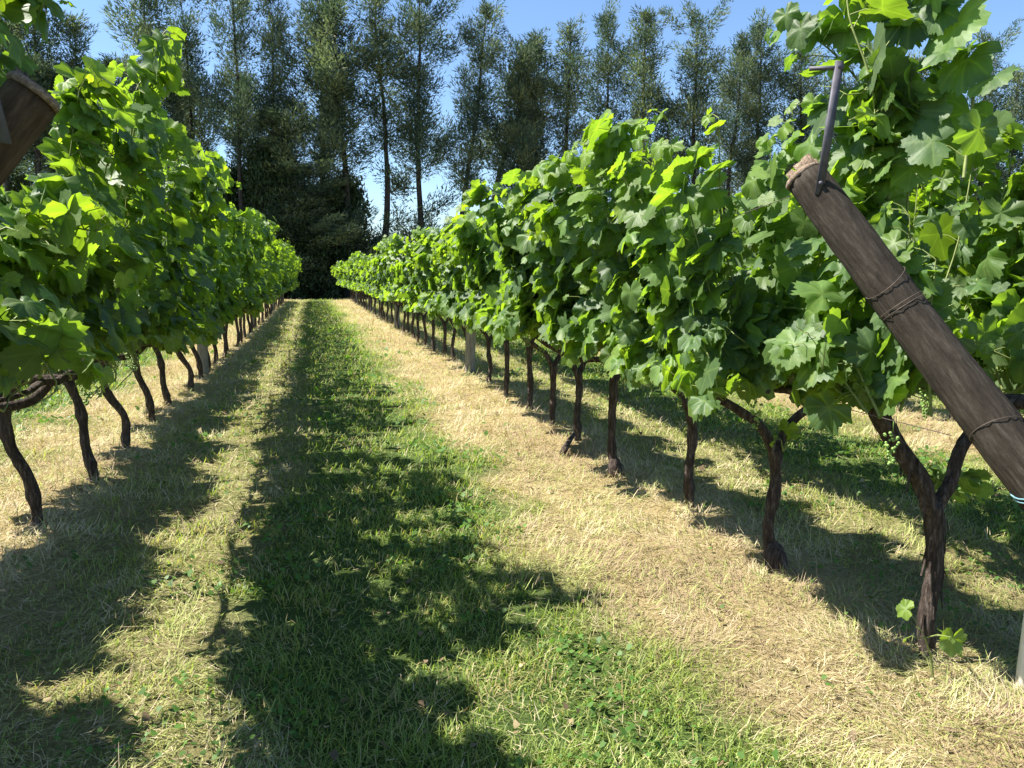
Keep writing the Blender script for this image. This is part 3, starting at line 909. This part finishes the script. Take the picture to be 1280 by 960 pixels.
# ------------------------------------------------------------------ extra leafy shoots (frame the two end posts, suckers)
def leafy_shoot(label, loc, pts_list, seed, young=.4, size=1.0, name="vine_shoot", side=1, grp=None):
    rng = np.random.default_rng(seed)
    t = thing(name, label, "vine shoot", loc, 0, grp)
    canes = [(spline(p, 5 if young < 1 else 1), side if rng.random() < .7 else -side, young) for p in pts_list]
    (P, T, N, S, C), st = cane_leaves(rng, canes, LEAF_HI, (.5, .2), False, young >= 1)
    sb2 = Buf(); n0 = 0
    for q in st.values():
        if q.V: sb2.V.append(np.vstack(q.V)); sb2.F.append(np.vstack(q.F) + n0); n0 += q.n
    st = sb2
    V_, F_, Cc, ve = place_leaves(P, T, N, S * size, C, LEAF_HI, rng)
    tri_mesh("leaves", V_, F_, M_LEAF, t, Cc, True, 3, {"vein": ve})
    st.obj("stem", M_CANE, t, True)
    return t

# tall spray above the leaning post on the right
leafy_shoot("tall leafy vine spray rising above the steel bar of the dark leaning post", (1.86, 2.42, 1.75),
            [[(0, 0, 0), (-.05, -.05, .3), (-.12, 0, .55), (-.1, .05, .75)],
             [(.1, .1, 0), (.05, .1, .3), (-.05, .2, .5), (-.2, .3, .62)],
             [(.1, -.3, 0), (.15, -.25, .3), (.1, -.15, .55), (.12, -.1, .7)]], 51, .6, 1.0, side=-1)
# shoots over the corner post on the left
leafy_shoot("bright leafy vine spray hanging above the brown post in the top-left corner", (-.74, 2.08, 1.74),
            [[(-.1, 0, .1), (-.08, .0, .25), (.0, .05, .36), (.10, .1, .36)],
             [(-.2, -.1, .1), (-.15, -.1, .32), (-.05, -.05, .45), (.04, -.02, .45)],
             [(-.1, .15, .1), (-.05, .1, .3), (.05, .15, .43), (.14, .2, .42)]], 52, .7, .8, side=1)
leafy_shoot("tall bright shoot standing highest above the left-hand row", (-.80, 3.95, 1.72),
            [[(0, 0, 0), (.05, -.03, .3), (.13, -.08, .58), (.20, -.1, .74)],
             [(.0, .2, 0), (.08, .15, .3), (.16, .12, .52), (.26, .1, .60)],
             [(.0, -.2, 0), (.06, -.15, .25), (.10, -.15, .50), (.16, -.1, .60)]], 61, .7, .9, side=1)
leafy_shoot("small yellow-green sucker at the foot of the thick forked vine", (2.10, 2.24, .02),
            [[(0, 0, 0), (-.02, 0, .10), (-.05, 0, .17), (-.08, 0, .17)]], 53, 1.0, .5)
leafy_shoot("leafy green sucker hanging behind the fork of the thick vine", (2.30, 2.55, .5),
            [[(0, 0, .1), (.05, 0, .16), (.08, 0, .10)]], 54, .8, .5)
leafy_shoot("light green sucker on the trunk of the knobbly-footed vine", (2.16, 3.33, .62),
            [[(0, 0, 0), (.04, -.03, .08), (.09, -.04, .12)], [(0, 0, 0), (-.03, -.03, .06)]], 55, 1.0, .7)

# a cut vine stub lying near the row
t = thing("fallen_branch", "short broken stick lying in the straw beside the right-hand row", "stick", (2.02, 6.2, .03))
b = Buf(); b.add(*tube(spline([(-.10, -.16, .0), (-.02, -.03, .05), (.08, .10, .10)], 4), [.026, .03, .028, .026, .024, .022, .02, .018, .016], 9, np.random.default_rng(6), .08)); b.obj("stem", M_BARK, t, True)
b = Buf(); b.add(*tube([(.08, .10, .10), (.087, .109, .105)], [.017, .012], 8)); b.obj("cut_end", M_END, t, True)

# ------------------------------------------------------------------ the windbreak of tall trees
def tree_proto(seed, H=20.0, wide=1.0, bare=(.22, .42)):
    rng = np.random.default_rng(seed)
    tb = Buf(); lb = Buf()
    nP = 9
    zz = np.linspace(0, H, nP)
    wob = np.cumsum(rng.normal(0, .10, (nP, 2)), 0); wob[0] = 0
    P = np.column_stack([wob[:, 0], wob[:, 1], zz]); P[0, 2] = -.3
    Ps = spline(P, 4); n = len(Ps)
    tb.add(*tube(Ps, np.linspace(.23, .02, n), 8, rng, .06))
    def at(z): return np.array([np.interp(z, Ps[:, 2], Ps[:, 0]), np.interp(z, Ps[:, 2], Ps[:, 1]), z])
    az = rng.random() * 6.28
    z = 2.4
    cl = []
    while z < H - .3:
        f = z / H
        dens = 1.0
        if bare[0] < f < bare[1]: dens = .14
        az += 2.4 + rng.normal(0, .5)
        if rng.random() < dens:
            L = wide * (1.9 * (.55 + .45 * math.sin(math.pi * min(1, f * .9 + .1)))) * (rng.uniform(.3, 1.2) + (rng.uniform(.3, .9) if rng.random() < .14 else 0)) * (.72 + .38 * math.sin(f * 17 + seed) + .25 * math.sin(f * 41 + az)) + .3
            if f > .88: L *= max(.35, (1 - f) / .12) ** .5
            dz = rng.uniform(.35, 1.1) * L * (1 if f > .35 else .55)
            p0 = at(z); p2 = p0 + np.array([math.cos(az) * L, math.sin(az) * L, dz])
            p1 = (p0 + p2) / 2 + np.array([0, 0, -.12 * L])
            B_ = spline([p0, p1, p2], 3)
            tb.add(*tube(B_, np.linspace(.045 * (1.2 - f), .008, len(B_)), 4, cap=False))
            k = max(2, int(L * 2.2))
            for q in range(k):
                u_ = .35 + .65 * (q + rng.random()) / k
                c = p0 * (1 - u_) ** 2 + 2 * p1 * u_ * (1 - u_) + p2 * u_ ** 2
                cl.append((c + rng.normal(0, .16, 3), rng.uniform(.3, 1.15) * (1 if f < .85 else .7), az, f))
        z += rng.uniform(.17, .42) * (1 if f < .8 else .8)
    # top
    for q in range(5): cl.append((at(H - .2 * q) + rng.normal(0, .1, 3), .35, rng.random() * 6.28, 1.0))
    Pn, Dn, Ln, Cn = [], [], [], []
    for c, r, a_, f in cl:
        m = int(70 * (r / .5) ** 1.6)
        v = rng.normal(0, 1, (m, 3)); v = nrm(v) * (rng.random((m, 1)) ** .45) * r * np.array([.85, .85, 1.15])
        v = v + np.outer(v[:, 2] * .5, [math.cos(a_), math.sin(a_), 0])
        Pn.append(c + v)
        Dn.append(nrm(v * .8 / r + np.array([math.cos(a_) * .35, math.sin(a_) * .35, .55]) + rng.normal(0, .35, (m, 3))))
        Ln.append(rng.uniform(.16, .38, m))
        tone = rng.uniform(.75, 1.25); lit_mix = rng.random() ** 2  # some clumps coloured paler olive to stand in for sunlit foliage
        base_ = (np.array([.055, .088, .066]) * (1 - lit_mix * .8) + np.array([.25, .28, .145]) * lit_mix * .8) * tone
        Cn.append(base_ * rng.uniform(.75, 1.25, (m, 1)))
    Pn = np.vstack(Pn); Dn = np.vstack(Dn); Ln = np.concatenate(Ln); Cn = np.vstack(Cn)
    n = len(Pn)
    S_ = nrm(np.cross(Dn, rng.normal(0, 1, (n, 3))))
    w = rng.uniform(.022, .045, n)[:, None]
    V_ = np.stack([Pn - S_ * w, Pn + S_ * w, Pn + Dn * Ln[:, None]], 1).reshape(-1, 3)
    F_ = np.arange(n * 3).reshape(-1, 3)
    return take(tb.obj("trunk", M_TBARK, None, True)), take(tri_mesh("crown", V_, F_, M_TREE, None, np.repeat(Cn, 3, 0)))

TP = [tree_proto(400 + s, 20, w, b_) for s, (w, b_) in enumerate([(1.0, (.2, .42)), (.75, (.2, .36)), (1.25, (.16, .40)), (.9, (.24, .46)), (1.1, (.2, .34)), (.6, (.15, .5))])]

def img_x(px, Y):
    """lateral position at depth Y of what the photograph shows at column px, horizon height"""
    a_ = (px - 640) / F_PX
    fy = math.cos(PITCH) + .135 * math.sin(PITCH)
    X = a_ * math.cos(YAW) + fy * math.sin(YAW); Yd = -a_ * math.sin(YAW) + fy * math.cos(YAW)
    return X * Y / Yd
def top_h(px, py, Y):
    a_ = (px - 640) / F_PX; b_ = (480 - py) / F_PX
    fy = math.cos(PITCH) + b_ * math.sin(PITCH); uz = b_ * math.cos(PITCH) - math.sin(PITCH)
    Yd = -a_ * math.sin(YAW) + fy * math.cos(YAW)
    return CAM_H + uz * Y / Yd

trees = [(20, -40, 0, 0), (62, -25, 3, 0), (105, 30, 5, 0), (150, 75, 1, 0), (200, -30, 1, 0), (250, -15, 0, 0), (300, -60, 2, 0), (352, -10, 1, 0),
         (402, -40, 0, 0), (434, 5, 3, 0), (480, -8, 5, 0), (528, -45, 4, 0), (566, 0, 1, .12), (592, 30, 3, .22), (640, 55, 0, .05), (668, 60, 1, 0),
         (712, 33, 5, 0), (760, 18, 4, 0), (800, 15, 1, 0), (855, 20, 0, 0), (905, 45, 3, 0), (945, 30, 4, 0), (990, 62, 1, 0), (1040, 70, 0, 0),
         (1090, 60, 3, 0), (1140, 75, 2, 0), (1210, 46, 0, 0), (1248, 90, 1, 0), (1285, 60, 4, 0), (1330, 50, 2, 0)]
looks = ["broad dark feathery tree", "narrow dark feathery tree", "wide-crowned olive-green tree", "open-crowned tree with bare lower trunk", "full bushy-crowned olive tree", "slim spindly tree"]
order = ["first", "second", "third", "fourth", "fifth", "sixth", "seventh", "eighth", "ninth", "tenth", "eleventh", "twelfth", "thirteenth", "fourteenth", "fifteenth", "sixteenth", "seventeenth", "eighteenth", "nineteenth", "twentieth",
         "twenty-first", "twenty-second", "twenty-third", "twenty-fourth", "twenty-fifth", "twenty-sixth", "twenty-seventh", "twenty-eighth", "twenty-ninth", "thirtieth"]
trng = random.Random(12)
for k, (px, py, kind, lean) in enumerate(trees):
    Y = 56 + trng.uniform(-1.0, 1.2)
    h = top_h(px, py, Y)
    t = thing("tree", "tall %s, %s from the left in the windbreak%s" % (looks[kind], order[k], ", leaning" if lean else ""), "tree", (img_x(px, Y), Y, 0), trng.uniform(0, 6.28), "tall trees of the windbreak")
    tm, cm = TP[kind]
    link("trunk", tm, t); link("crown", cm, t)
    wsc = trng.uniform(.88, 1.35)
    t.scale = (wsc, wsc, h / 20.0)
    t.rotation_euler = (trng.uniform(-.02, .02), trng.uniform(-.025, .025), t.rotation_euler[2])
    if lean:
        t.rotation_mode = 'XYZ'
        t.rotation_euler = (0, lean, 0)

# a second line of trees close behind the first, showing in its gaps
for q in range(17):
    px = -5 + q * 83 + trng.uniform(-14, 14)
    if 425 < px < 600: continue
    Y = 61.5 + trng.uniform(-1, 1)
    h = trng.uniform(9.0, 12.5) + (5 if px < 340 else 0)
    t = thing("tree", "dark tree of the rear line, %s from the left, behind the taller front trees" % order[q], "tree", (img_x(px, Y), Y, 0), trng.uniform(0, 6.28), "trees of the rear line")
    tm, cm = TP[(q * 2 + 1) % 6]
    link("trunk", tm, t); link("crown", cm, t)
    t.scale = (1.1, 1.1, h / 20.0)

for px, Y, h, kd, lab in ((364, 54.2, 12.5, 1, "shorter bushy olive tree in front of the tall trunks, above the end of the aisle"), (392, 54.8, 8.5, 2, "low dark bushy tree closing the far end of the aisle")):
    t = thing("tree", lab, "tree", (img_x(px, Y), Y, 0), 1.3, "shorter trees before the windbreak")
    tm, cm = TP[kd]
    link("trunk", tm, t); link("crown", cm, t)
    t.scale = (1.15, 1.15, h / 20.0)

# dark bushes at the feet of the trees
def shrub_proto(seed, R=2.0, H=4.0):
    rng = np.random.default_rng(seed)
    b = Buf()
    for k in range(7):
        a_ = rng.random() * 6.28; q = rng.uniform(.3, .8)
        b.add(*tube(spline([(0, 0, -.1), (math.cos(a_) * R * q * .4, math.sin(a_) * R * q * .4, H * .4), (math.cos(a_) * R * q, math.sin(a_) * R * q, H * .8)], 3), np.linspace(.06, .015, 7), 5, cap=False))
    cs = []
    for k in range(120):
        a_ = rng.random() * 6.28; z_ = rng.random() ** .8 * H
        rr = R * math.sqrt(rng.random()) * (1 - .55 * (z_ / H) ** 2)
        cs.append((math.cos(a_) * rr, math.sin(a_) * rr, z_))
    cs = np.array(cs); m = 110
    n = len(cs) * m
    Pn = np.repeat(cs, m, 0) + nrm(rng.normal(0, 1, (n, 3))) * (rng.random((n, 1)) ** .5) * .55
    Pn[:, 2] = np.maximum(Pn[:, 2], .02)
    D_ = nrm(rng.normal(0, 1, (n, 3)) + [0, 0, .3]); S_ = nrm(np.cross(D_, rng.normal(0, 1, (n, 3))))
    L = rng.uniform(.10, .22, n)[:, None]; w = L * .28
    V_ = np.stack([Pn, Pn + D_ * L * .5 + S_ * w, Pn + D_ * L, Pn + D_ * L * .5 - S_ * w], 1).reshape(-1, 3)
    q = (np.arange(n) * 4)[:, None]
    F_ = np.concatenate([q + [[0, 1, 2]], q + [[0, 2, 3]]], 1).reshape(-1, 3)
    C_ = np.repeat(np.array([.035, .055, .022]) * rng.uniform(.6, 1.4, (n, 1)), 4, 0)
    return take(b.obj("stems", M_TBARK, None, True)), take(tri_mesh("crown", V_, F_, M_SHRUB, None, C_))
SP = [shrub_proto(500 + s) for s in range(3)]
k = 0
for px in list(range(-20, 1330, 46)) + [345, 375, 405, 435]:
    Y = (57.6 if k < 30 else 55.3) + trng.uniform(-.6, .8)
    hh = trng.uniform(.85, 1.25) * (1.5 if 340 < px < 440 else 1.0) * (1.7 if px < 350 or px > 640 else 1.05)
    t = thing("bush", "dark leafy bush at the feet of the windbreak trees, %s from the left" % (order[k]) if k < 30 else "dark bush closing the far end of the grassy aisle, %s from the left" % order[k - 30], "bush", (img_x(px, Y), Y, 0), trng.uniform(0, 6.28), "dark bushes under the windbreak")
    a_, c_ = SP[k % 3]
    link("stems", a_, t); link("crown", c_, t)
    t.scale = (1.05, 1.05, hh)
    k += 1
